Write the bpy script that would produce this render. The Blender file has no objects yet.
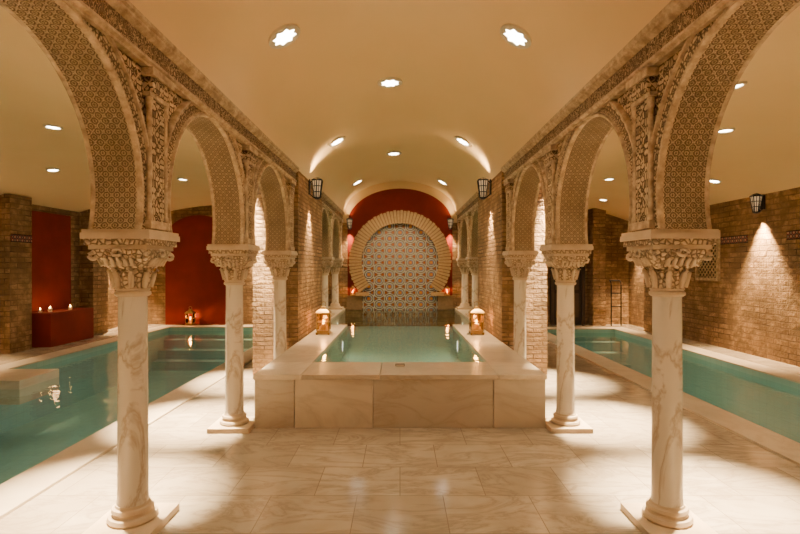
import bpy, bmesh, math, random
from math import sin, cos, pi, sqrt, asin, atan2, radians
from mathutils import Vector, Matrix
random.seed(4)
COL = bpy.context.scene.collection
WARM = (1.0, 0.67, 0.34)
WARM2 = (1.0, 0.77, 0.47)
PW = 1.75

# ------------------------------------------------------------ mesh builder
class MB:
    def __init__(s):
        s.v=[]; s.f=[]; s.m=[]; s.s=[]; s.uv=[]
    def vert(s,p):
        s.v.append(tuple(p)); return len(s.v)-1
    def face(s,idx,mat=0,smooth=False,uv=None):
        s.f.append(tuple(idx)); s.m.append(mat); s.s.append(smooth); s.uv.append(uv)
    def quad(s,a,b,c,d,mat=0,smooth=False,uv=None):
        i=[s.vert(p) for p in (a,b,c,d)]; s.face(i,mat,smooth,uv)
    def box(s,x0,x1,y0,y1,z0,z1,mat=0):
        i=[s.vert((x,y,z)) for x in (x0,x1) for y in (y0,y1) for z in (z0,z1)]
        for q in ((0,1,3,2),(4,6,7,5),(0,4,5,1),(2,3,7,6),(0,2,6,4),(1,5,7,3)):
            s.face([i[k] for k in q],mat)
    def loft(s,rings,mat=0,smooth=True,closed=True,cap=True):
        ids=[[s.vert(p) for p in r] for r in rings]
        n=len(rings[0])
        for a,b in zip(ids[:-1],ids[1:]):
            for k in range(n if closed else n-1):
                k2=(k+1)%n
                s.face((a[k],a[k2],b[k2],b[k]),mat,smooth)
        if cap and closed:
            s.face(list(reversed(ids[0])),mat); s.face(ids[-1],mat)
    def lathe(s,cx,cy,prof,n=28,mat=0,cap=True,ph=0.0):
        s.loft([[(cx+r*cos(2*pi*k/n+ph),cy+r*sin(2*pi*k/n+ph),z) for k in range(n)] for r,z in prof],mat,True,True,cap)
    def tube(s,pts,r,n=8,mat=0,closed=False):
        pts=[Vector(p) for p in pts]; rings=[]
        N=len(pts)
        for i,p in enumerate(pts):
            if closed: t=(pts[(i+1)%N]-pts[i-1])
            else: t=(pts[min(i+1,N-1)]-pts[max(i-1,0)])
            t.normalize()
            ref=Vector((0,0,1)) if abs(t.z)<0.9 else Vector((1,0,0))
            a=t.cross(ref).normalized(); b=t.cross(a).normalized()
            rr=r[i] if isinstance(r,(list,tuple)) else r
            rings.append([p+a*rr*cos(2*pi*k/n)+b*rr*sin(2*pi*k/n) for k in range(n)])
        if closed: rings.append(rings[0])
        s.loft(rings,mat,True,True,not closed)
    def mesh(s,name,mats,recalc=True):
        me=bpy.data.meshes.new(name)
        me.from_pydata(s.v,[],s.f)
        for m in mats: me.materials.append(m)
        me.polygons.foreach_set('material_index',s.m)
        me.polygons.foreach_set('use_smooth',s.s)
        uvl=me.uv_layers.new(name='UVMap')
        for p,cu in zip(me.polygons,s.uv):
            n=p.normal
            ax=max(range(3),key=lambda k:abs(n[k]))
            for j,li in enumerate(p.loop_indices):
                if cu is not None: uvl.data[li].uv=cu[j]
                else:
                    co=me.vertices[me.loops[li].vertex_index].co
                    uvl.data[li].uv=((co.y,co.z),(co.x,co.z),(co.x,co.y))[ax]
        if recalc:
            bm=bmesh.new(); bm.from_mesh(me)
            bmesh.ops.remove_doubles(bm,verts=bm.verts,dist=1e-5)
            bmesh.ops.recalc_face_normals(bm,faces=bm.faces)
            bm.to_mesh(me); bm.free()
        me.set_sharp_from_angle(angle=radians(38))
        return me
    def build(s,name,mats,parent=None,bevel=0,loc=(0,0,0),recalc=True):
        me=s.mesh(name,mats,recalc)
        return add(name,me,parent,bevel,loc)

def add(name,me,parent=None,bevel=0,loc=(0,0,0),rot=(0,0,0)):
    ob=bpy.data.objects.new(name,me); COL.objects.link(ob)
    ob.location=loc; ob.rotation_euler=rot
    if parent: ob.parent=parent
    if bevel:
        b=ob.modifiers.new('bevel','BEVEL'); b.width=bevel; b.segments=2; b.limit_method='ANGLE'; b.angle_limit=radians(50)
    return ob

def light(kind,name,loc,power,color=WARM,parent=None,rot=(0,0,0),size=0.05,angle=100,blend=0.7):
    d=bpy.data.lights.new(name,kind); d.energy=power*PW; d.color=color
    if kind!='AREA': d.shadow_soft_size=size
    if kind=='SPOT': d.spot_size=radians(angle); d.spot_blend=blend
    ob=bpy.data.objects.new(name,d); COL.objects.link(ob); ob.location=loc; ob.rotation_euler=rot
    if parent: ob.parent=parent
    return ob

# ------------------------------------------------------------ materials
class M:
    def __init__(s,name,base=(.8,.8,.8),rough=.5,metal=0,spec=.5):
        s.m=bpy.data.materials.new(name); s.m.use_nodes=True
        s.nt=s.m.node_tree; s.b=s.nt.nodes['Principled BSDF']; s.out=s.nt.nodes['Material Output']
        s.set('Base Color',(*base,1)); s.set('Roughness',rough); s.set('Metallic',metal); s.set('Specular IOR Level',spec)
    def set(s,k,v):
        i=s.b.inputs[k]
        if isinstance(v,bpy.types.NodeSocket): s.nt.links.new(v,i)
        else: i.default_value=v
    def n(s,typ,ins=None,**at):
        nd=s.nt.nodes.new('ShaderNode'+typ)
        for k,v in at.items(): setattr(nd,k,v)
        for k,v in (ins or {}).items():
            if isinstance(v,bpy.types.NodeSocket): s.nt.links.new(v,nd.inputs[k])
            else: nd.inputs[k].default_value=v
        return nd
    def math(s,op,a,b=0.0,c=0.0):
        return s.n('Math',{0:a,1:b,2:c},operation=op).outputs[0]
    def ramp(s,fac,stops,interp='LINEAR'):
        nd=s.n('ValToRGB',{0:fac}); r=nd.color_ramp; r.interpolation=interp
        while len(r.elements)<len(stops): r.elements.new(0.5)
        for e,(p,c) in zip(r.elements,stops):
            e.position=p; e.color=(*c,1) if len(c)==3 else c
        return nd.outputs[0]
    def mix(s,f,a,b,blend='MIX'):
        nd=s.n('Mix',data_type='RGBA',blend_type=blend)
        for i,v in ((0,f),(6,a),(7,b)):
            if isinstance(v,bpy.types.NodeSocket): s.nt.links.new(v,nd.inputs[i])
            else: nd.inputs[i].default_value=v if i==0 else (*v,1)
        return nd.outputs[2]
    def uv(s): return s.n('TexCoord').outputs['UV']
    def obj(s): return s.n('TexCoord').outputs['Object']
    def noise(s,vec,scale,detail=4,rough=.5,dist=0):
        return s.n('TexNoise',{'Vector':vec,'Scale':scale,'Detail':detail,'Roughness':rough,'Distortion':dist}).outputs[0]
    def bump(s,h,strength=.5,dist=.01):
        nd=s.n('Bump',{'Height':h,'Strength':strength,'Distance':dist}); s.set('Normal',nd.outputs[0])

def marble(name,base,vein,off=0.0,scale=1.6,rough=.28,vstr=1.0,stretch=(1,1,1),wid=.09):
    k=M(name,base,rough)
    co=k.n('Mapping',{'Vector':k.obj(),'Location':(off,off*1.7,off*.6),'Scale':stretch,'Rotation':(.5,.35,.3)}).outputs[0]
    n1=k.noise(co,scale,6,.6,1.4)
    v=k.math('ABSOLUTE',k.math('SUBTRACT',n1,.5))
    f=k.ramp(v,[(0.0,(1,1,1)),(.02,(.6,.6,.6)),(wid,(0,0,0))])
    n2=k.noise(co,scale*.7,3,.5)
    c=k.mix(k.ramp(n2,[(.35,(0,0,0)),(.65,(1,1,1))]),base,tuple(x*.80 for x in base))
    c=k.mix(k.math('MULTIPLY',f,.8*vstr),c,vein)
    k.set('Base Color',c)
    return k.m

m_shaft=marble('column_marble',(.82,.72,.58),(.38,.26,.16),3,2.4,.20,.85,(1,1,.45),.05)
k=M('carved_limestone',(.70,.60,.46),.6)
u=k.obj(); vo=k.n('TexVoronoi',{'Vector':u,'Scale':34},feature='DISTANCE_TO_EDGE').outputs[0]
h=k.ramp(vo,[(0.0,(0,0,0)),(.22,(1,1,1))]); k.set('Base Color',k.mix(h,(.25,.165,.085),(.64,.48,.30))); k.bump(h,.8,.014); m_cap=k.m
k=M('smooth_limestone',(.74,.65,.52),.5); nn=k.noise(k.obj(),9,5); k.set('Base Color',k.mix(nn,(.44,.32,.19),(.74,.58,.40))); k.bump(nn,.25,.005); m_lime=k.m

def floor_mat():
    k=M('marble_floor_tiles',(.75,.65,.5),.3)
    uv=k.uv()
    br=k.n('TexBrick',{'Vector':uv,'Color1':(.58,.485,.365,1),'Color2':(.41,.335,.245,1),'Mortar':(.22,.165,.115,1),'Scale':1.0,
        'Mortar Size':.003,'Mortar Smooth':.1,'Bias':-.1,'Brick Width':.60,'Row Height':.50},offset=.5)
    n1=k.noise(k.n('Mapping',{'Vector':uv,'Scale':(1,2.6,1),'Rotation':(0,0,.35)}).outputs[0],1.5,7,.62,1.3)
    v=k.math('ABSOLUTE',k.math('SUBTRACT',n1,.5))
    f=k.ramp(v,[(0.0,(1,1,1)),(.025,(.45,.45,.45)),(.08,(0,0,0))])
    c=k.mix(k.math('MULTIPLY',f,.65),br.outputs[0],(.25,.19,.135))
    n2=k.noise(uv,3.0,4)
    c=k.mix(k.ramp(n2,[(.3,(.5,.5,.5)),(.7,(0,0,0))]),c,(.31,.245,.17))
    k.set('Base Color',c)
    k.set('Roughness',k.math('MULTIPLY_ADD',n2,.22,.05))
    k.bump(k.math('SUBTRACT',1.0,br.outputs[1]),.3,.003)
    return k.m
m_floor=floor_mat()
m_slab=[marble('pool_marble_a',(.64,.53,.39),(.36,.26,.175),1.3,1.1,.3,.6,(1,1,1.8)),
        marble('pool_marble_b',(.70,.58,.43),(.42,.31,.20),7.1,1.0,.3,.5,(1,1,1.8)),
        marble('pool_marble_c',(.60,.50,.375),(.36,.27,.18),4.4,1.2,.3,.6,(1,1,1.8))]

def brick(name,c1,c2,mort,w=.24,hh=.062,bstr=.9):
    k=M(name,c1,.85,0,.2)
    uv=k.uv()
    d=k.n('TexNoise',{'Vector':uv,'Scale':5.0,'Detail':3}).outputs[1]
    uvd=k.n('VectorMath',{0:uv,1:k.n('VectorMath',{0:d,'Scale':.035},operation='SCALE').outputs[0]},operation='ADD').outputs[0]
    br=k.n('TexBrick',{'Vector':uvd,'Color1':(*c1,1),'Color2':(*c2,1),'Mortar':(*mort,1),'Scale':1.0,'Mortar Size':.011,
       'Mortar Smooth':.35,'Bias':0,'Brick Width':w,'Row Height':hh},offset=.5)
    n2=k.noise(uv,12,5,.65); n3=k.noise(uv,1.3,3); n4=k.noise(uv,4.5,4,.6)
    c=k.mix(k.ramp(n2,[(.35,(.8,.8,.8)),(.62,(0,0,0))]),br.outputs[0],tuple(x*.35 for x in c1))
    c=k.mix(k.ramp(n3,[(.4,(0,0,0)),(.65,(.4,.4,.4))]),c,tuple(min(1,x*1.5) for x in c1))
    c=k.mix(k.ramp(n4,[(.42,(.75,.75,.75)),(.58,(0,0,0))]),c,tuple(x*.42 for x in c1))
    k.set('Base Color',c)
    h=k.math('SUBTRACT',k.math('MULTIPLY',k.math('ADD',n2,n4),.9),br.outputs[1])
    k.bump(h,bstr,.065)
    return k.m
m_brick=brick('brick_masonry',(.50,.30,.14),(.24,.14,.068),(.09,.057,.034))
m_stone=brick('coursed_stone_masonry',(.48,.295,.145),(.21,.128,.066),(.08,.052,.032),.33,.10,1.0)

k=M('ochre_plaster',(.80,.62,.38),.8,0,.2); nn=k.noise(k.obj(),.9,4); n2=k.noise(k.obj(),30,3)
k.set('Base Color',k.mix(nn,(.83,.63,.36),(.76,.55,.29))); k.bump(n2,.12,.003); m_plaster=k.m
k=M('red_plaster',(.36,.03,.015),.7,0,.3); nn=k.noise(k.obj(),2.5,5); k.set('Base Color',k.mix(nn,(.27,.022,.008),(.13,.010,.005))); k.bump(nn,.2,.01); m_red=k.m

def stucco(name,kind):
    k=M(name,(.6,.5,.36),.75,0,.25)
    sep=k.n('SeparateXYZ',{0:k.uv()}); u,v=sep.outputs[0],sep.outputs[1]
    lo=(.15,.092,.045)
    if kind=='arabesque':
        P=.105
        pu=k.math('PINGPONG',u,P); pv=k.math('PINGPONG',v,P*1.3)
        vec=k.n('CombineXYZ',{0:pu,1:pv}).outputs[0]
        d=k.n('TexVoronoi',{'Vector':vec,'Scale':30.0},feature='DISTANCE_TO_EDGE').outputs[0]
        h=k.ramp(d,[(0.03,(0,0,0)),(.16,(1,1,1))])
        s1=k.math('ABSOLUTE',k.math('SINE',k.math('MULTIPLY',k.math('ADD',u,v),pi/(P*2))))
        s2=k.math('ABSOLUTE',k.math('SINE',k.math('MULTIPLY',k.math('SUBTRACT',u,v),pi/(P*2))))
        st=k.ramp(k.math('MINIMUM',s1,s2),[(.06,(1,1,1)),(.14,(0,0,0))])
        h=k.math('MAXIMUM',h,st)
    elif kind=='lattice':
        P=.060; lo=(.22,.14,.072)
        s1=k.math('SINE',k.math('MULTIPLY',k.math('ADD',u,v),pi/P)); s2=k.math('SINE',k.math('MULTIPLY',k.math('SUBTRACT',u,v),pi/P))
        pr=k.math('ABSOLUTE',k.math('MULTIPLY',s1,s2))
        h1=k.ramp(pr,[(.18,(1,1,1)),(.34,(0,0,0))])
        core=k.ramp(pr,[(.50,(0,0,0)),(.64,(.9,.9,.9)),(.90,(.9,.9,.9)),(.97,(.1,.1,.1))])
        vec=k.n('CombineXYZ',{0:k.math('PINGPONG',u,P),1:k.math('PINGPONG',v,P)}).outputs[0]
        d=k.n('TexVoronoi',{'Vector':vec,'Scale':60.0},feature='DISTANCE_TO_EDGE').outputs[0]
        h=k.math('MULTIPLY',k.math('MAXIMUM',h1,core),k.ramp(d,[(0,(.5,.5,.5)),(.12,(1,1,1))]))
    elif kind=='voussoir':
        w=k.math('ABSOLUTE',k.math('SINE',k.math('MULTIPLY',u,pi/.085)))
        vec=k.n('CombineXYZ',{0:k.math('PINGPONG',u,.0425),1:v}).outputs[0]
        d=k.n('TexVoronoi',{'Vector':vec,'Scale':42.0},feature='DISTANCE_TO_EDGE').outputs[0]
        h=k.math('MULTIPLY',k.ramp(w,[(.05,(0,0,0)),(.3,(1,1,1))]),k.ramp(d,[(0.02,(.1,.1,.1)),(.16,(1,1,1))]))
    else: # inscription
        n1=k.noise(k.n('Mapping',{'Vector':k.uv(),'Scale':(1.6,1,1)}).outputs[0],16,2,.5,2.5)
        a=k.math('ABSOLUTE',k.math('SUBTRACT',n1,.5))
        h=k.ramp(a,[(.02,(1,1,1)),(.06,(0,0,0))])
    n=k.noise(k.obj(),3.5,5)
    hi=k.mix(k.ramp(n,[(.35,(0,0,0)),(.65,(1,1,1))]),(.72,.53,.31),(.54,.38,.205))
    k.set('Base Color',k.mix(h,lo,hi))  # recess shade painted into the stucco colour, darker in the carved grooves
    k.bump(h,1.0,.026)
    return k.m
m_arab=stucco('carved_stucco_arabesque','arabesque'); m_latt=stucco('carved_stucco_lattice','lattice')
m_vous=stucco('carved_stucco_voussoirs','voussoir'); m_insc=stucco('carved_stucco_inscription','inscription')
k=M('plain_stucco',(.66,.54,.38),.7); nn=k.noise(k.obj(),14,6,.65); k.set('Base Color',k.mix(k.ramp(nn,[(.35,(0,0,0)),(.65,(1,1,1))]),(.31,.205,.108),(.66,.49,.29))); k.bump(nn,.5,.01); m_stuc=k.m

def mosaic(name,P=.19):
    k=M(name,(.5,.5,.5),.4,0,.25)
    sep=k.n('SeparateXYZ',{0:k.uv()}); u,v=sep.outputs[0],sep.outputs[1]
    kk=2*pi/P
    a=k.math('COSINE',k.math('MULTIPLY',u,kk))
    b=k.math('COSINE',k.math('MULTIPLY',k.math('MULTIPLY_ADD',v,.866,k.math('MULTIPLY',u,.5)),kk))
    c=k.math('COSINE',k.math('MULTIPLY',k.math('MULTIPLY_ADD',v,-.866,k.math('MULTIPLY',u,.5)),kk))
    s=k.math('DIVIDE',k.math('ADD',k.math('ADD',k.math('ADD',a,b),c),1.5),4.5)
    col=k.ramp(s,[(0,(.40,.12,.025)),(.05,(.010,.03,.085)),(.11,(.80,.68,.48)),(.20,(.008,.012,.035)),(.42,(.85,.74,.54)),(.56,(.012,.09,.20)),(.80,(.60,.22,.05))],'CONSTANT')
    k.set('Base Color',col); return k.m
m_mosaic=mosaic('zellige_star_mosaic',.27)
k=M('zellige_border_tile',(.02,.02,.04),.3)
sp=k.n('SeparateXYZ',{0:k.uv()}); uu=k.math('ABSOLUTE',k.math('SINE',k.math('MULTIPLY',k.math('ADD',sp.outputs[0],sp.outputs[1]),pi/.12))); vv=k.math('ABSOLUTE',k.math('SINE',k.math('MULTIPLY',k.math('SUBTRACT',sp.outputs[0],sp.outputs[1]),pi/.12)))
k.set('Base Color',k.ramp(k.math('MULTIPLY',uu,vv),[(0,(.35,.25,.15)),(.08,(.012,.012,.03)),(.45,(.30,.03,.015)),(.8,(.45,.35,.22))],'CONSTANT')); m_tilestrip=k.m

def basin(name,c1,c2,w,hh):
    k=M(name,c1,.3)
    br=k.n('TexBrick',{'Vector':k.uv(),'Color1':(*c1,1),'Color2':(*c2,1),'Mortar':(*[x*.85 for x in c1],1),'Scale':1.0,'Mortar Size':.004,'Brick Width':w,'Row Height':hh},offset=0)
    k.set('Base Color',br.outputs[0]); return k.m
m_basin=basin('turquoise_pool_tile',(.36,.56,.52),(.34,.53,.49),.15,.15)
m_basin2=basin('green_pool_tile',(.24,.40,.35),(.21,.37,.32),.15,.15)

def water(name,tint,bscale=5,bs=.06):
    m=bpy.data.materials.new(name); m.use_nodes=True; nt=m.node_tree; nt.nodes.clear()
    out=nt.nodes.new('ShaderNodeOutputMaterial'); mx=nt.nodes.new('ShaderNodeMixShader')
    tr=nt.nodes.new('ShaderNodeBsdfTransparent'); gl=nt.nodes.new('ShaderNodeBsdfGlossy'); fr=nt.nodes.new('ShaderNodeFresnel')
    tc=nt.nodes.new('ShaderNodeTexCoord'); no=nt.nodes.new('ShaderNodeTexNoise'); bu=nt.nodes.new('ShaderNodeBump')
    tr.inputs[0].default_value=(*tint,1); gl.inputs['Roughness'].default_value=.02; fr.inputs[0].default_value=1.33
    no.inputs['Scale'].default_value=bscale; no.inputs['Detail'].default_value=2
    bu.inputs['Strength'].default_value=bs; bu.inputs['Distance'].default_value=.05
    L=nt.links.new
    L(tc.outputs['Object'],no.inputs['Vector']); L(no.outputs[0],bu.inputs['Height'])
    L(bu.outputs[0],gl.inputs['Normal']); L(bu.outputs[0],fr.inputs['Normal'])
    L(fr.outputs[0],mx.inputs[0]); L(tr.outputs[0],mx.inputs[1]); L(gl.outputs[0],mx.inputs[2]); L(mx.outputs[0],out.inputs[0])
    return m
m_water=water('pool_water',(.82,.93,.93),5,.12)

def emit(name,col,st):
    k=M(name,(0,0,0),.5); k.set('Emission Color',(*col,1)); k.set('Emission Strength',st); return k.m
m_star=emit('skylight_glow',(1,.90,.72),30.0)
m_flame=emit('candle_flame',(1,.55,.15),40.0)
m_pool_fill_glow=emit('pool_fill_glass',(1,.9,.75),3.0)
m_lampglass=emit('frosted_lamp_glass',(1,.62,.30),.6)
m_black=M('black_iron',(.015,.013,.012),.45,.6).m
m_brass=M('aged_brass',(.45,.28,.10),.35,.9).m
m_wax=M('candle_wax',(.85,.75,.55),.5).m
m_steel=M('brushed_trim',(.75,.66,.52),.4,.3).m
m_wood=M('dark_wood',(.06,.035,.02),.5).m
m_glass=water('lantern_glass',(1,.85,.6),20,.0)

# ------------------------------------------------------------ dimensions
XC=1.655; HT=.12; ZS=1.82; ZF=2.79
XL=-7.5; XR=6.4; YF=-2.0; YB=14.0; YN=13.0
VA=1.45; VZ=2.98; VB=.85
def nave_z(x): return VZ+VB*sqrt(max(0,1-(x/VA)**2))

# floor with pool holes
LP=(-6.1,-2.87,1.0,13.2); RP=(3.55,5.5,1.0,12.8)
mb=MB()
xs=[XL,-6.1,-2.87,3.55,5.5,XR]; ys=[YF,1.0,12.8,13.2,YB]
for i in range(5):
    for j in range(4):
        cx=(xs[i]+xs[i+1])/2; cy=(ys[j]+ys[j+1])/2
        if any(p[0]<cx<p[1] and p[2]<cy<p[3] for p in (LP,RP)): continue
        mb.quad((xs[i],ys[j],0),(xs[i+1],ys[j],0),(xs[i+1],ys[j+1],0),(xs[i],ys[j+1],0))
mb.build('floor',[m_floor])

def pool_fill_lamp(parent,x,y,z,dx,dy,pw):  # underwater lamps added to lighten the pool water
    mb=MB(); d=Vector((dx,dy,0)); t=Vector((-dy,dx,0)); n=20; c=Vector((x,y,z))
    r1=[c+d*.02+t*.09*cos(2*pi*i/n)+Vector((0,0,.09*sin(2*pi*i/n))) for i in range(n)]
    r2=[c+d*.02+t*.11*cos(2*pi*i/n)+Vector((0,0,.11*sin(2*pi*i/n))) for i in range(n)]
    r3=[c+t*.11*cos(2*pi*i/n)+Vector((0,0,.11*sin(2*pi*i/n))) for i in range(n)]
    mb.face([mb.vert(p) for p in r1],0); mb.loft([r1,r2,r3],1,cap=False)
    mb.build('pool_fill_lamp',[m_pool_fill_glow,m_steel],parent=parent,recalc=False)
    ang=atan2(-dx,dy)
    light('SPOT','pool_fill_light',(x+dx*.06,y+dy*.06,z),pw,(1,.88,.68),parent,rot=(radians(84),0,ang),angle=150,blend=.6,size=.08)

def sunken_pool(p,fill_lamps,landing=None):
    x0,x1,y0,y1=p; mb=MB(); D=-.95
    mb.quad((x0,y0,D),(x1,y0,D),(x1,y1,D),(x0,y1,D),0)
    for a,b in (((x0,y0),(x1,y0)),((x1,y0),(x1,y1)),((x1,y1),(x0,y1)),((x0,y1),(x0,y0))):
        mb.quad((*a,D),(*b,D),(*b,0),(*a,0),0)
    c=.34; o=.03; z0=.001; z1=.022
    mb.box(x0-c,x0+o,y0-c,y1+c,z0,z1,1); mb.box(x1-o,x1+c,y0-c,y1+c,z0,z1,1)
    mb.box(x0+o,x1-o,y0-c,y0+o,z0,z1,1); mb.box(x0+o,x1-o,y1-o,y1+c,z0,z1,1)
    if landing:
        a=landing; mb.box(a[0],a[1],a[2],a[3],-.30,.03,1)
    for i in range(3): mb.box(x0,x1,y1-.3*(3-i),y1-.3*(2-i),D,D+.22*(i+1),0)
    ob=mb.build('sunken_pool',[m_basin,m_slab[1]],recalc=True)
    w=MB(); w.quad((x0,y0,-.09),(x1,y0,-.09),(x1,y1,-.09),(x0,y1,-.09)); w.build('water',[m_water],parent=ob,recalc=False)
    for l in fill_lamps: pool_fill_lamp(ob,*l)
sunken_pool(LP,[(-2.87,2.6,-.45,-1,0,28),(-2.87,5.2,-.45,-1,0,26),(-2.87,7.9,-.45,-1,0,15),(-2.87,10.6,-.45,-1,0,8)],(-6.08,-5.25,6.9,7.7))
sunken_pool(RP,[(3.55,2.6,-.45,1,0,8),(3.55,5.4,-.45,1,0,8),(3.55,8.4,-.45,1,0,6),(3.55,11.2,-.45,1,0,5)])

# ceiling
mb=MB()
def vault(x0,x1,z0,rise,y0,y1,n=36,ell=True):
    cx=(x0+x1)/2; a=(x1-x0)/2; pr=[]
    for i in range(n+1):
        t=pi*(1-i/n)
        if ell: pr.append((cx+a*cos(t),z0+rise*sin(t)))
        else:
            x=x0+(x1-x0)*i/n; pr.append((x,z0+rise*(1-((x-cx)/a)**2)))
    mb.loft([[(x,y,z) for x,z in pr] for y in (y0,y1)],0,True,False,False)
vault(-VA,VA,VZ,VB,YF,YN)
vault(XL,-1.76,2.88,.47,YF,YB,24,False); vault(1.76,XR,2.88,.45,YF,YB,24,False)
mb.build('ceiling',[m_plaster],recalc=False)
def aisle_z(x):
    if x<0: x0,x1,r=XL,-1.76,.47
    else: x0,x1,r=1.76,XR,.45
    return 2.88+r*(1-((x-(x0+x1)/2)/((x1-x0)/2))**2)

# walls
mb=MB(); mb.box(XL-.25,XL,YF,YB,0,3.0,0)
mb.box(XL,XL+.32,11.7,12.3,0,2.95,0); mb.box(XL,XL+.32,9.2,9.75,0,2.95,0)
mb.build('wall_left',[m_stone])
mb=MB(); mb.box(XR,XR+.25,YF,YB,0,3.0,0); mb.box(XR-.3,XR,11.9,12.5,0,2.95,0)
mb.build('wall_right',[m_stone])
mb=MB(); mb.box(XL,-2.0,YB,YB+.25,0,3.5,0); mb.box(2.0,XR,YB,YB+.25,0,3.5,0)
mb.box(-2.0,2.0,YN,YB+.25,0,2.75,0); mb.box(-2.0,2.0,YN,YB+.25,2.75,4.0,1)
mb.box(3.3,3.8,13.5,YB,0,3.2,0); mb.box(5.25,5.6,13.6,YB,0,3.2,0)
mb.build('wall_back',[m_stone,m_plaster])
mb=MB(); mb.box(XL,XR,YF-.25,YF,0,4.1,0); mb.build('wall_front',[m_plaster])

# brick piers
def pier(sx,y0,y1,xo=2.1,zb=0):
    mb=MB(); a,b=sorted((sx*1.455,sx*xo)); mb.box(a,b,y0,y1,zb,3.12,0); mb.build('brick_pier',[m_brick])
for sx in (-1,1):
    pier(sx,7.13,9.32); pier(sx,YF,-.475)

# ------------------------------------------------------------ arcade
def arch_bay(mb,xa,xb,yc,half,R,c,zs,zt):
    a0=-asin(c/R); cz=zs+c; N=56
    ac=atan2(zt-cz,half)
    angs=sorted([a0+(pi-2*a0)*i/N for i in range(N+1)]+[ac,pi-ac])
    inn=[(yc+R*cos(a),cz+R*sin(a)) for a in angs]; out=[]
    for a in angs:
        t=half/max(1e-6,abs(cos(a)))
        if sin(a)>0: t=min(t,(zt-cz)/sin(a))
        out.append((yc+t*cos(a),max(zs,cz+t*sin(a))))
    for x in (xa,xb):
        for i in range(len(angs)-1):
            q=[inn[i],out[i],out[i+1],inn[i+1]]
            mb.quad(*[(x,y,z) for y,z in q],mat=0)
    for i in range(len(angs)-1):
        (y0,z0),(y1,z1)=inn[i],inn[i+1]
        mb.quad((xa,y0,z0),(xb,y0,z0),(xb,y1,z1),(xa,y1,z1),mat=1,smooth=True,
            uv=[(angs[i]*R,xa),(angs[i]*R,xb),(angs[i+1]*R,xb),(angs[i+1]*R,xa)])
    hi=sqrt(R*R-c*c)
    for sg in (-1,1):
        mb.quad((xa,yc+sg*hi,zs),(xb,yc+sg*hi,zs),(xb,yc+sg*half,zs),(xa,yc+sg*half,zs),mat=3)
    prof=[(0,.0),(0,.022),(.006,.032),(.02,.034),(.028,.018),(.112,.018),(.12,.034),(.134,.036),(.142,.026),(.145,0)]
    A=[a0+(pi-2*a0)*i/N for i in range(N+1)]
    for x,sg in ((xa,-1),(xb,1)):
        for (r0,p0),(r1,p1) in zip(prof[:-1],prof[1:]):
            mt=2 if r0==.028 else 3
            for i in range(N):
                pts=[];uv=[]
                for a,r,p in ((A[i],r0,p0),(A[i],r1,p1),(A[i+1],r1,p1),(A[i+1],r0,p0)):
                    rr=R+r; pts.append((x+sg*p,yc+rr*cos(a),max(zs,cz+rr*sin(a)))); uv.append((a*R,r))
                mb.quad(*pts,mat=mt,smooth=True,uv=uv)

def arcade_bay(sx,yc,half,R,c,solid=None):
    mb=MB(); xa=sx*XC-HT; xb=sx*XC+HT
    arch_bay(mb,xa,xb,yc,half,R,c,ZS,ZF)
    mb.box(xa,xb,yc-half,yc+half,ZF,3.02,3)
    if solid: mb.box(xa,xb,solid[0],solid[1],ZS,3.02,0)
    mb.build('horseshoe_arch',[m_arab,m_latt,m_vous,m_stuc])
for sx in (-1,1):
    for yc in (.25,2.15,4.05,5.95): arcade_bay(sx,yc,.95,.765,.20,(6.9,7.13) if yc>5.5 else None)
    for yc in (10.015,11.845): arcade_bay(sx,yc,.915,.73,.20,(12.76,13.0) if yc>11 else None)

# pilasters
def pilaster(sx,y):
    mb=MB()
    for side in (1,-1):
        xf=sx*(XC-side*HT); d=-sx*side
        def bx(p0,p1,y0,y1,z0,z1,mt):
            a,b=sorted((xf+d*p0,xf+d*p1)); mb.box(a,b,y0,y1,z0,z1,mt)
        bx(0,.035,y-.085,y+.085,ZS+.06,2.62,0)
        for yy in (y-.10,y+.10):
            mb.lathe(xf+d*.03,yy,[(.022,ZS+.06),(.022,ZS+.09),(.016,ZS+.10),(.016,2.55),(.022,2.56),(.024,2.62)],10,1)
        bx(0,.055,y-.125,y+.125,ZS+.01,ZS+.06,1)
        bx(0,.050,y-.125,y+.125,2.62,2.65,1)
        bx(0,.060,y-.115,y+.115,2.65,2.74,0)
        bx(0,.075,y-.14,y+.14,2.74,ZF,1)
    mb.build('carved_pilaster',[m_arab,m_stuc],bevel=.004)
for sx in (-1,1):
    for y in (1.2,3.1,5.0,6.9,10.93,12.76): pilaster(sx,y)

# cornice
def cornice(sx,y0,y1,name):
    mb=MB()
    prof=[(0,2.79),(.045,2.79),(.045,2.805),(.065,2.815),(.065,2.83),(.05,2.84),(.05,2.94),(.065,2.95),(.085,2.965),(.085,2.98),(.10,2.99),(.10,3.01),(0,3.01)]
    for side in (1,-1):
        xf=sx*(XC-side*HT); d=-sx*side
        for (p0,z0),(p1,z1) in zip(prof[:-1],prof[1:]):
            mt=1 if (z0==2.84) else 0
            mb.quad((xf+d*p0,y0,z0),(xf+d*p0,y1,z0),(xf+d*p1,y1,z1),(xf+d*p1,y0,z1),mat=mt)
        for yy in (y0,y1):
            mb.face([mb.vert((xf+d*p,yy,z)) for p,z in prof],0)
        n=int((y1-y0)/.09)
        for i in range(n):
            yy=y0+.03+i*.09; a,b=sorted((xf+d*.045,xf+d*.075)); mb.box(a,b,yy,yy+.045,2.955,2.98,0)
    mb.build(name,[m_stuc,m_insc])
k=1
for sx in (-1,1):
    for y0,y1 in ((-.475,7.13),(9.32,13.0)):
        cornice(sx,y0,y1,'trim_%d'%k); k+=1

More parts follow.
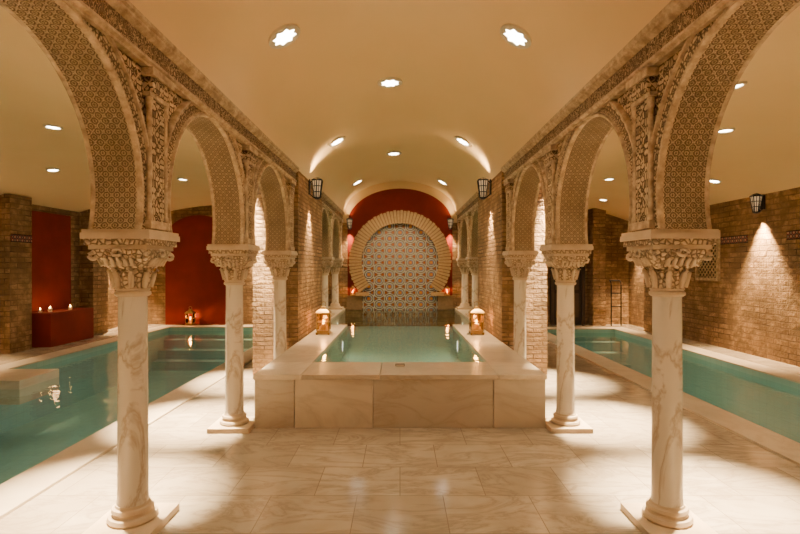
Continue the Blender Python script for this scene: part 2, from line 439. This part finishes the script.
# ------------------------------------------------------------ columns
def superring(cx,cy,r,z,sq,n=48,ripple=0,amp=0):
    out=[]
    for k in range(n):
        t=2*pi*k/n+pi/n; c,s_=cos(t),sin(t)
        e=2+sq*8; q=(abs(c)**e+abs(s_)**e)**(-1/e)
        rr=r*q*(1+amp*cos(ripple*t)); out.append((cx+rr*c,cy+rr*s_,z))
    return out
def column_mesh(zb):
    mb=MB(); 
    mb.box(-.20,.20,-.20,.20,zb,zb+.045,1)
    mb.lathe(0,0,[(.135,zb+.045),(.143,zb+.06),(.136,zb+.08),(.116,zb+.085),(.110,zb+.10),(.120,zb+.112),(.115,zb+.13),(.10,zb+.135),(.096,zb+.15)],36,1)
    mb.lathe(0,0,[(.092,zb+.15),(.088,zb+.19),(.086,zb+.5),(.082,1.40),(.085,1.425)],36,0)
    mb.lathe(0,0,[(.09,1.42),(.102,1.43),(.102,1.445),(.09,1.455),(.098,1.46),(.098,1.47)],36,1)
    R=[]
    for z,r,sq,am in ((1.465,.094,0,.0),(1.50,.098,0,.05),(1.55,.104,0,.07),(1.575,.112,0,.09),(1.585,.104,0,.02)):
        R.append(superring(0,0,r,z,sq,64,8,am))
    mb.loft(R,2)
    R=[]
    for z,r,sq in ((1.583,.108,0),(1.60,.122,.1),(1.63,.145,.35),(1.665,.163,.6),(1.69,.172,.8),(1.705,.175,.9)):
        R.append(superring(0,0,r,z,sq,64))
    mb.loft(R,2)
    for i in range(8):
        a=2*pi*i/8+pi/8
        pts=[Vector((cos(a)*r,sin(a)*r,z)) for r,z in ((.098,1.475),(.106,1.52),(.118,1.56),(.136,1.585),(.142,1.572))]
        mb.tube(pts,[.015,.019,.017,.012,.006],8,1)
    for i in range(4):
        a=pi/4+i*pi/2; d=Vector((cos(a),sin(a),0)); c=d*.222+Vector((0,0,1.668))
        pts=[]
        for j in range(16):
            t=j/15*2.4*pi; rr=.030*(1-j/20)
            pts.append(c+d*(rr*cos(t+pi*.5))+Vector((0,0,rr*sin(t+pi*.5))))
        mb.tube([d*.13+Vector((0,0,1.60)),d*.18+Vector((0,0,1.66))]+pts,.012,8,1)
        a=i*pi/2; d=Vector((cos(a),sin(a),0)); p=d*.178+Vector((0,0,1.685))
        tt=Vector((-sin(a),cos(a),0))
        mb.tube([p+tt*.03*cos(q*pi/4)+Vector((0,0,.02*sin(q*pi/4))) for q in range(8)],.010,8,1,closed=True)
        for q in (-.075,-.038,0,.038,.075):
            b=d*.142+tt*q+Vector((0,0,1.61)); mb.tube([b,b+d*.02+Vector((0,0,.03)),b+d*.037+Vector((0,0,.045))],[.015,.013,.005],8,1)
    for z0,z1,w,mt in ((1.703,1.73,.172,1),(1.73,1.765,.188,2),(1.765,1.80,.202,1),(1.80,ZS,.196,1)):
        mb.box(-w,w,-w,w,z0,z1,mt)
    return mb.mesh('marble_column',[m_shaft,m_lime,m_cap],recalc=True)
cm0=column_mesh(0); cm1=column_mesh(.53)
for sx in (-1,1):
    for y in (1.2,3.1,5.0,6.9): add('marble_column',cm0,loc=(sx*XC,y,0),bevel=.005)
    for y in (10.93,12.76): add('marble_column',cm1,loc=(sx*XC,y,0),bevel=.005)

# ------------------------------------------------------------ raised pool
mb=MB(); Y0=4.97; ZR=.53; zt=ZR-.05
g=.003
fx=[-1.45,-1.05,-.27,.93,1.45]
for i,mt in zip(range(4),(2,1,2,0)): mb.box(fx[i]+g,fx[i+1]-g,Y0,Y0+.04,0,zt,mt)
for sx in (-1,1):
    yy=[Y0+.04,6.1,7.13]
    for i in range(2):
        a,b=sorted((sx*1.45,sx*1.41)); mb.box(a,b,yy[i]+g,yy[i+1]-g,0,zt,(0,2)[i])
    a,b=sorted((sx*1.41,sx*.99)); mb.box(a,b,Y0+.7,9.32,0,zt,0)
    ys_=[Y0+.66,6.4,7.12,8.2,9.32]
    for i in range(4):
        a,b=sorted((sx*(1.46 if ys_[i+1]<7.2 else 1.45),sx*.98))
        mb.box(a,b,ys_[i]+g,ys_[i+1]-g,zt,ZR,i%3)
    a,b=sorted((sx*1.42,sx*2.1)); mb.box(a,b,9.33,YN,0,ZR,1)
mb.box(-1.41,1.41,Y0+.04,Y0+.66,0,zt,0)
tx=[-1.46,-.98,-.20,.98,1.46]
for i,mt in zip(range(4),(1,0,2,1)): mb.box(tx[i]+g,tx[i+1]-g,Y0-.012,Y0+.66,zt,ZR,mt)
mb.box(-.99,.99,Y0+.66,YN,0,.06,3)
mb.box(-1.42,-.99,9.32,YN,0,.06,3); mb.box(.99,1.42,9.32,YN,0,.06,3)
for sx in (-1,1):
    a,b=sorted((sx*.985,sx*.995)); mb.box(a,b,Y0+.66,9.32,.06,zt-.001,3)
pool=mb.build('raised_marble_pool',m_slab+[m_basin2],bevel=.004)
w=MB(); zw=.492
w.quad((-.98,Y0+.66,zw),(.98,Y0+.66,zw),(.98,9.32,zw),(-.98,9.32,zw))
w.quad((-1.42,9.32,zw),(1.42,9.32,zw),(1.42,YN,zw),(-1.42,YN,zw))
w.build('water',[m_water],parent=pool,recalc=False)
for yy in (6.4,8.4):
    for sx in (-1,1): pool_fill_lamp(pool,sx*.984,yy,.27,-sx,0,1.6)
for sx in (-1,1): pool_fill_lamp(pool,sx*1.419,11.2,.27,-sx,0,1.6)
# small maker's plaque on the front rim
mb=MB(); mb.box(-.05,.05,Y0+.42,Y0+.47,ZR,ZR+.02,0); mb.box(-.045,.045,Y0+.415,Y0+.42,ZR+.002,ZR+.018,1)
mb.build('rim_plaque',[m_black,m_steel])

# ------------------------------------------------------------ back feature
mb=MB(); pts=[(-1.36,.5),(1.36,.5)]
for i in range(33):
    t=pi*i/32; pts.append((1.36*cos(t),2.72+.92*sin(t)))
mb.face([mb.vert((x,YN-.012,z)) for x,z in pts],0)
for i in range(len(pts)):
    j=(i+1)%len(pts); mb.quad((pts[i][0],YN-.012,pts[i][1]),(pts[j][0],YN-.012,pts[j][1]),(pts[j][0],YN,pts[j][1]),(pts[i][0],YN,pts[i][1]))
mb.build('red_plaster_tympanum',[m_red])
mb=MB(); CZ=1.74; Ri=.99; Ro=1.31
pts=[(-.97,.45),(.97,.45),(.97,1.1)]
for i in range(41):
    t=-.35+(pi+.7)*i/40; pts.append((1.03*cos(t),CZ+1.03*sin(t)))
pts.append((-.97,1.1))
mb.face([mb.vert((x,YN-.03,z)) for x,z in pts],0)
mb.build('mosaic_tile_panel',[m_mosaic],recalc=False)
kk=[]
for nm,c in (('pale_voussoir_brick',(.50,.31,.14)),('tan_voussoir_brick',(.26,.15,.07))):
    q=M(nm,c,.8); nn=q.noise(q.obj(),20,4); q.set('Base Color',q.mix(nn,tuple(x*.65 for x in c),tuple(min(1,x*1.25) for x in c))); q.bump(nn,.5,.01); kk.append(q.m)
mb=MB(); N=64; a0=-.66; a1=pi+.66; yf=YN-.16
for i in range(N):
    t0=a0+(a1-a0)*(i+.13)/N; t1=a0+(a1-a0)*(i+.87)/N
    ro=Ro+(.014 if i%2 else 0)
    P=[(r*cos(t),CZ+r*sin(t)) for r,t in ((Ri,t0),(ro,t0),(ro,t1),(Ri,t1))]
    a=[mb.vert((x,yf,z)) for x,z in P]; b=[mb.vert((x,YN,z)) for x,z in P]
    mb.face(a,0); mb.face(b[::-1],0)
    for j in range(4): mb.face((a[j],a[(j+1)%4],b[(j+1)%4],b[j]),0)
for i in range(N):
    t0=a0+(a1-a0)*i/N; t1=a0+(a1-a0)*(i+1)/N
    P=[(r*cos(t),CZ+r*sin(t)) for r,t in ((Ri+.012,t0),(Ro-.012,t0),(Ro-.012,t1),(Ri+.012,t1))]
    a=[mb.vert((x,yf+.025,z)) for x,z in P]; b=[mb.vert((x,YN,z)) for x,z in P]
    mb.face(a,1)
    mb.face((a[0],a[3],b[3],b[0]),1); mb.face((a[1],a[2],b[2],b[1]),1)
mb.box(.80,1.14,yf-.03,YN,.86,.95,0); mb.box(-1.14,-.80,yf-.03,YN,.86,.95,0)
mb.box(.97,1.36,yf+.03,YN,.5,.86,1); mb.box(-1.36,-.97,yf+.03,YN,.5,.86,1)
mb.build('brick_horseshoe_surround',kk)

# ------------------------------------------------------------ fixtures
def star_mesh():
    mb=MB(); n=16; R=.115
    P=[]
    for i in range(16):
        r=R if i%2==0 else R*.74
        P.append((r*cos(pi*i/8+pi/8),r*sin(pi*i/8+pi/8)))
    mb.face([mb.vert((x,y,-.012)) for x,y in P],0)
    Q=[(.15*cos(pi*i/8+pi/8),.15*sin(pi*i/8+pi/8)) for i in range(16)]
    for i in range(16):
        j=(i+1)%16
        mb.quad((*P[i],-.02),(*P[j],-.02),(*Q[j],-.02),(*Q[i],-.02),1)
        mb.quad((*P[i],-.02),(*P[j],-.02),(*P[j],.0),(*P[i],.0),1)
        mb.quad((*Q[i],-.02),(*Q[j],-.02),(*Q[j],.03),(*Q[i],.03),1)
    return mb.mesh('star_skylight',[m_star,m_steel])
sm=star_mesh()
def skylight(x,y,power):
    z=nave_z(x); nx=x/VA**2; nz=(z-VZ)/VB**2
    ang=atan2(nx,nz)
    ob=add('star_skylight',sm,loc=(x,y,z-.005),rot=(0,ang,0))
    light('SPOT','lamp',(0,0,-.06),power,WARM2,ob,angle=130,blend=.9,size=.09)
for y,p in ((.6,32),(4.3,26),(7.9,45),(11.7,80)):
    for x in (-1.0,1.0): skylight(x,y,p)
for y,p in ((-1.2,50),(2.4,28),(6.0,38),(9.75,110)): skylight(-.12,y,p)  # unseen skylight behind the camera added as fill light

def dl_mesh():
    mb=MB(); n=24
    mb.face([mb.vert((.075*cos(2*pi*i/n),.075*sin(2*pi*i/n),-.006)) for i in range(n)],0)
    mb.lathe(0,0,[(.075,-.006),(.078,-.016),(.10,-.016),(.106,-.0),(.106,.02)],n,1,cap=False)
    return mb.mesh('recessed_downlight',[m_star,m_steel])
dm=dl_mesh()
def downlight(x,y,power,angle=95,blend=.7):
    z=aisle_z(x); dx=.01; sl=(aisle_z(x+dx)-aisle_z(x-dx))/(2*dx)
    ob=add('recessed_downlight',dm,loc=(x,y,z-.004),rot=(0,-math.atan(sl),0))
    light('SPOT','lamp',(0,0,-.05),power,WARM2,ob,angle=angle,blend=blend,size=.05,rot=(0,math.atan(sl),0))
for x,y in ((3.0,4.5),(4.1,6.3),(5.6,8.9),(4.1,9.8),(5.0,12.3),(3.0,2.0),(3.0,12.3)): downlight(x,y,42)
for x,y in ((-3.2,5.1),(-4.3,6.2),(-5.9,8.5),(-4.3,9.9),(-6.2,12.2),(-3.2,2.0),(-3.2,12.3)): downlight(x,y,42)
# arcade spots close to columns
for sx in (-1,1):
    for y,p in ((3.45,3900),(5.2,4500),(1.4,3200),(7.0,3200)): downlight(sx*2.08,y,p,37,1.0)

def wall_lantern(loc,rotz,down=25,up=25,s=.88):
    mb=MB(); n=6
    cy=-.15
    def ring(r,z): return [(r*cos(2*pi*k/n),cy+r*sin(2*pi*k/n),z) for k in range(n)]
    mb.loft([ring(.052,-.17),ring(.098,.13)],1,smooth=False)
    for k in range(n):
        a=2*pi*k/n
        mb.tube([(.054*cos(a),cy+.054*sin(a),-.175),(.101*cos(a),cy+.101*sin(a),.135)],.010,6,0)
        a2=2*pi*(k+.5)/n; q=.866
        mb.tube([(.054*q*cos(a2),cy+.054*q*sin(a2),-.175),(.101*q*cos(a2),cy+.101*q*sin(a2),.135)],.007,6,0)
    mb.loft([ring(.062,-.185),ring(.062,-.165)],0,smooth=False); mb.loft([ring(.05,-.20),ring(.03,-.185)],0,smooth=False)
    mb.loft([ring(.112,.13),ring(.112,.15),ring(.10,.16),ring(.05,.19),ring(.02,.20)],0,smooth=False)
    for z,r in ((.035,.086),(-.07,.072)): mb.loft([ring(r,z-.008),ring(r+.003,z+.008)],0,smooth=False)
    mb.box(-.05,.05,-.02,0,-.12,.16,0)
    mb.tube([(0,-.01,.10),(0,-.05,.13),(0,-.10,.14)],.01,8,0)
    mb.tube([(0,-.01,-.10),(0,-.06,-.15),(0,-.12,-.19)],.008,8,0)
    ob=mb.build('wall_lantern',[m_black,m_lampglass],loc=loc); ob.rotation_euler=(0,0,rotz); ob.scale=(s,s,s)
    light('SPOT','bulb',(0,-.13,-.23),down,WARM,ob,angle=70,blend=.8,size=.03)
    light('SPOT','uplight',(0,-.13,.23),up,WARM,ob,rot=(pi,0,0),angle=110,blend=1.0,size=.12)
wall_lantern((-1.455,8.0,2.86),pi/2,260,36); wall_lantern((1.455,8.0,2.86),-pi/2,260,36)
wall_lantern((-1.30,YN,2.72),0,90,16,.75); wall_lantern((1.30,YN,2.72),0,90,16,.75)
wall_lantern((XR,8.8,2.72),-pi/2,1000,14); wall_lantern((XR,5.4,2.72),-pi/2,800,14)
wall_lantern((XR,13.1,2.72),-pi/2,700,14)
wall_lantern((XL,7.6,2.72),pi/2,700,14); wall_lantern((XL,12.9,2.72),pi/2,1000,14)
wall_lantern((-3.7,YB,2.72),0,700,14); wall_lantern((2.7,YB,2.72),0,700,14)

def candle_lantern(loc,s=1.0,pw=4):
    mb=MB(); w=.085
    mb.box(-.10,.10,-.10,.10,.0,.02,0); mb.box(-.085,.085,-.085,.085,.02,.045,0)
    for sx in (-1,1):
        for sy in (-1,1):
            mb.box(sx*w-.007,sx*w+.007,sy*w-.007,sy*w+.007,.045,.29,0)
            mb.lathe(sx*.085,sy*.085,[(.012,-.015),(.015,-.005),(.012,0)],8,0)
    for sx in (-1,1):
        mb.box(sx*w-.002,sx*w+.002,-w,w,.05,.285,1); mb.box(-w,w,sx*w-.002,sx*w+.002,.05,.285,1)
        mb.box(sx*w-.004,sx*w+.004,-w,w,.16,.17,0); mb.box(-w,w,sx*w-.004,sx*w+.004,.16,.17,0)
    sq=lambda r,z:[(r,r,z),(-r,r,z),(-r,-r,z),(r,-r,z)]
    mb.loft([sq(.105,.285),sq(.105,.30),sq(.075,.335),sq(.04,.355),sq(.035,.375),sq(.02,.39)],0,smooth=False)
    mb.tube([(.035*cos(t*pi/6),0,.42+.035*sin(t*pi/6)) for t in range(12)],.005,6,0,closed=True)
    mb.lathe(0,0,[(.032,.045),(.032,.13),(.028,.134)],16,2)
    mb.lathe(0,0,[(.003,.134),(.013,.15),(.011,.17),(.002,.20)],10,3)
    ob=mb.build('candle_lantern',[m_brass,m_glass,m_wax,m_flame],loc=(loc[0],loc[1],loc[2]+.015*s)); ob.scale=(s,s,s)
    light('POINT','flame_light',(0,0,.22),pw,(1,.55,.2),ob,size=.03)
candle_lantern((-1.22,7.98,.53),1.1,5); candle_lantern((1.22,7.98,.53),1.1,5)
candle_lantern((-1.22,12.90,.86),.6,3); candle_lantern((1.22,12.90,.86),.6,3)
candle_lantern((-5.75,13.72,0),1.1,6)
candle_lantern((2.35,9.6,0),1.1,6)

# ------------------------------------------------------------ aisle details
mb=MB()
mb.box(XL,XL+.03,9.95,11.35,0,2.75,0)
mb.box(XL+.03,XL+.55,9.95,11.35,0,.68,0)
mb.build('red_niche_bench',[m_red],bevel=.01)
mb=MB()
for i,(dx,dy,hh) in enumerate(((.2,.15,.05),(.3,.30,.07),(.18,.45,.04),(.35,.85,.05),(.25,1.0,.05))):
    x=XL+.03+dx; y=9.95+dy; z=.682
    mb.lathe(x,y,[(.035,z),(.035,z+hh),(.03,z+hh+.003)],14,0); mb.lathe(x,y,[(.003,z+hh),(.011,z+hh+.014),(.009,z+hh+.026),(.002,z+hh+.045)],8,1)
cl=mb.build('tealight_candles',[m_wax,m_flame])
light('POINT','flame_light',(XL+.35,10.4,.90),1.6,(1,.5,.18),cl,size=.05)
mb=MB(); x0,x1=-6.55,-4.7; pts=[(x0,0),(x1,0)]
for i in range(17):
    t=pi*i/16; pts.append(((x0+x1)/2+(x1-x0)/2*cos(t),2.35+.7*sin(t)))
a=[mb.vert((x,YB-.04,z)) for x,z in pts]; mb.face(a,0)
for i in range(len(pts)):
    j=(i+1)%len(pts); mb.quad((pts[i][0],YB-.04,pts[i][1]),(pts[j][0],YB-.04,pts[j][1]),(pts[j][0],YB,pts[j][1]),(pts[i][0],YB,pts[i][1]),0)
mb.build('red_arched_niche',[m_red])
def strip(x,y0,y1,z,nm='zellige_tile_border'):
    mb=MB(); d=.02 if x<0 else -.02
    a,b=sorted((x,x+d)); mb.box(a,b,y0,y1,z-.06,z+.06,0)
    for zz in (z-.075,z+.06): mb.box(a-.004,b+.004,y0,y1,zz,zz+.015,1)
    mb.build(nm,[m_tilestrip,m_black])
strip(XR,9.2,9.95,2.12); strip(XR,7.3,8.25,2.12)
strip(XL+.32,9.22,9.73,2.14); strip(XL+.32,11.72,12.28,2.14)
# lattice window on right wall
mb=MB(); y0,y1,z0,z1=10.05,10.7,1.38,2.28; X=XR
mb.box(X-.05,X,y0-.06,y0,z0-.06,z1+.06,1); mb.box(X-.05,X,y1,y1+.06,z0-.06,z1+.06,1)
mb.box(X-.05,X,y0,y1,z0-.06,z0,1); mb.box(X-.05,X,y0,y1,z1,z1+.06,1)
mb.box(X-.008,X,y0,y1,z0,z1,0)
for i in range(-10,18):
    for sg in (1,-1):
        c=i*.11; seg=[]
        for q in range(41):
            y=y0+(y1-y0)*q/40; z=(z0+c+(y-y0)) if sg>0 else (z0+c-(y-y0))
            if z0<=z<=z1: seg.append((X-.03,y,z))
        if len(seg)>2: mb.tube([seg[0],seg[-1]],.011,6,1)
mb.build('window_1',[m_wood,m_stuc])
# door in right back wall
mb=MB(); x0,x1=4.2,5.15
mb.box(x0,x1,YB-.05,YB,0,2.55,0)
for a in (x0,x1-.09): mb.box(a,a+.09,YB-.10,YB-.05,0,2.6,1)
mb.box(x0,x1,YB-.10,YB-.05,2.5,2.6,1)
for i in range(2):
    for j in range(3): mb.box(x0+.14+i*.36,x0+.42+i*.36,YB-.07,YB-.05,.2+j*.76,.86+j*.76,1)
mb.build('door_1',[M('door_recess',(.02,.015,.012),.6).m,m_wood])
# slim iron handrail beyond right pool
mb=MB()
for x in (5.62,5.88):
    mb.tube([(x,13.30,0.03),(x,13.30,1.10),(x,13.33,1.2),(x,13.40,1.24)],.016,8,0)
mb.tube([(5.62,13.40,1.24),(5.88,13.40,1.24)],.016,8,0)
for z in (.55,.9): mb.tube([(5.62,13.30,z),(5.88,13.30,z)],.012,8,0)
mb.build('iron_handrail',[m_black])

# ------------------------------------------------------------ world & camera
w=bpy.data.worlds.new('World'); bpy.context.scene.world=w; w.use_nodes=True
w.node_tree.nodes['Background'].inputs[0].default_value=(1,.75,.5,1); w.node_tree.nodes['Background'].inputs[1].default_value=.05
cam=bpy.data.cameras.new('camera'); cam.lens=22.5; cam.sensor_width=36; cam.clip_start=.05
co=bpy.data.objects.new('camera',cam); COL.objects.link(co); co.location=(0,0,1.6); co.rotation_euler=(pi/2,0,0)
bpy.context.scene.camera=co
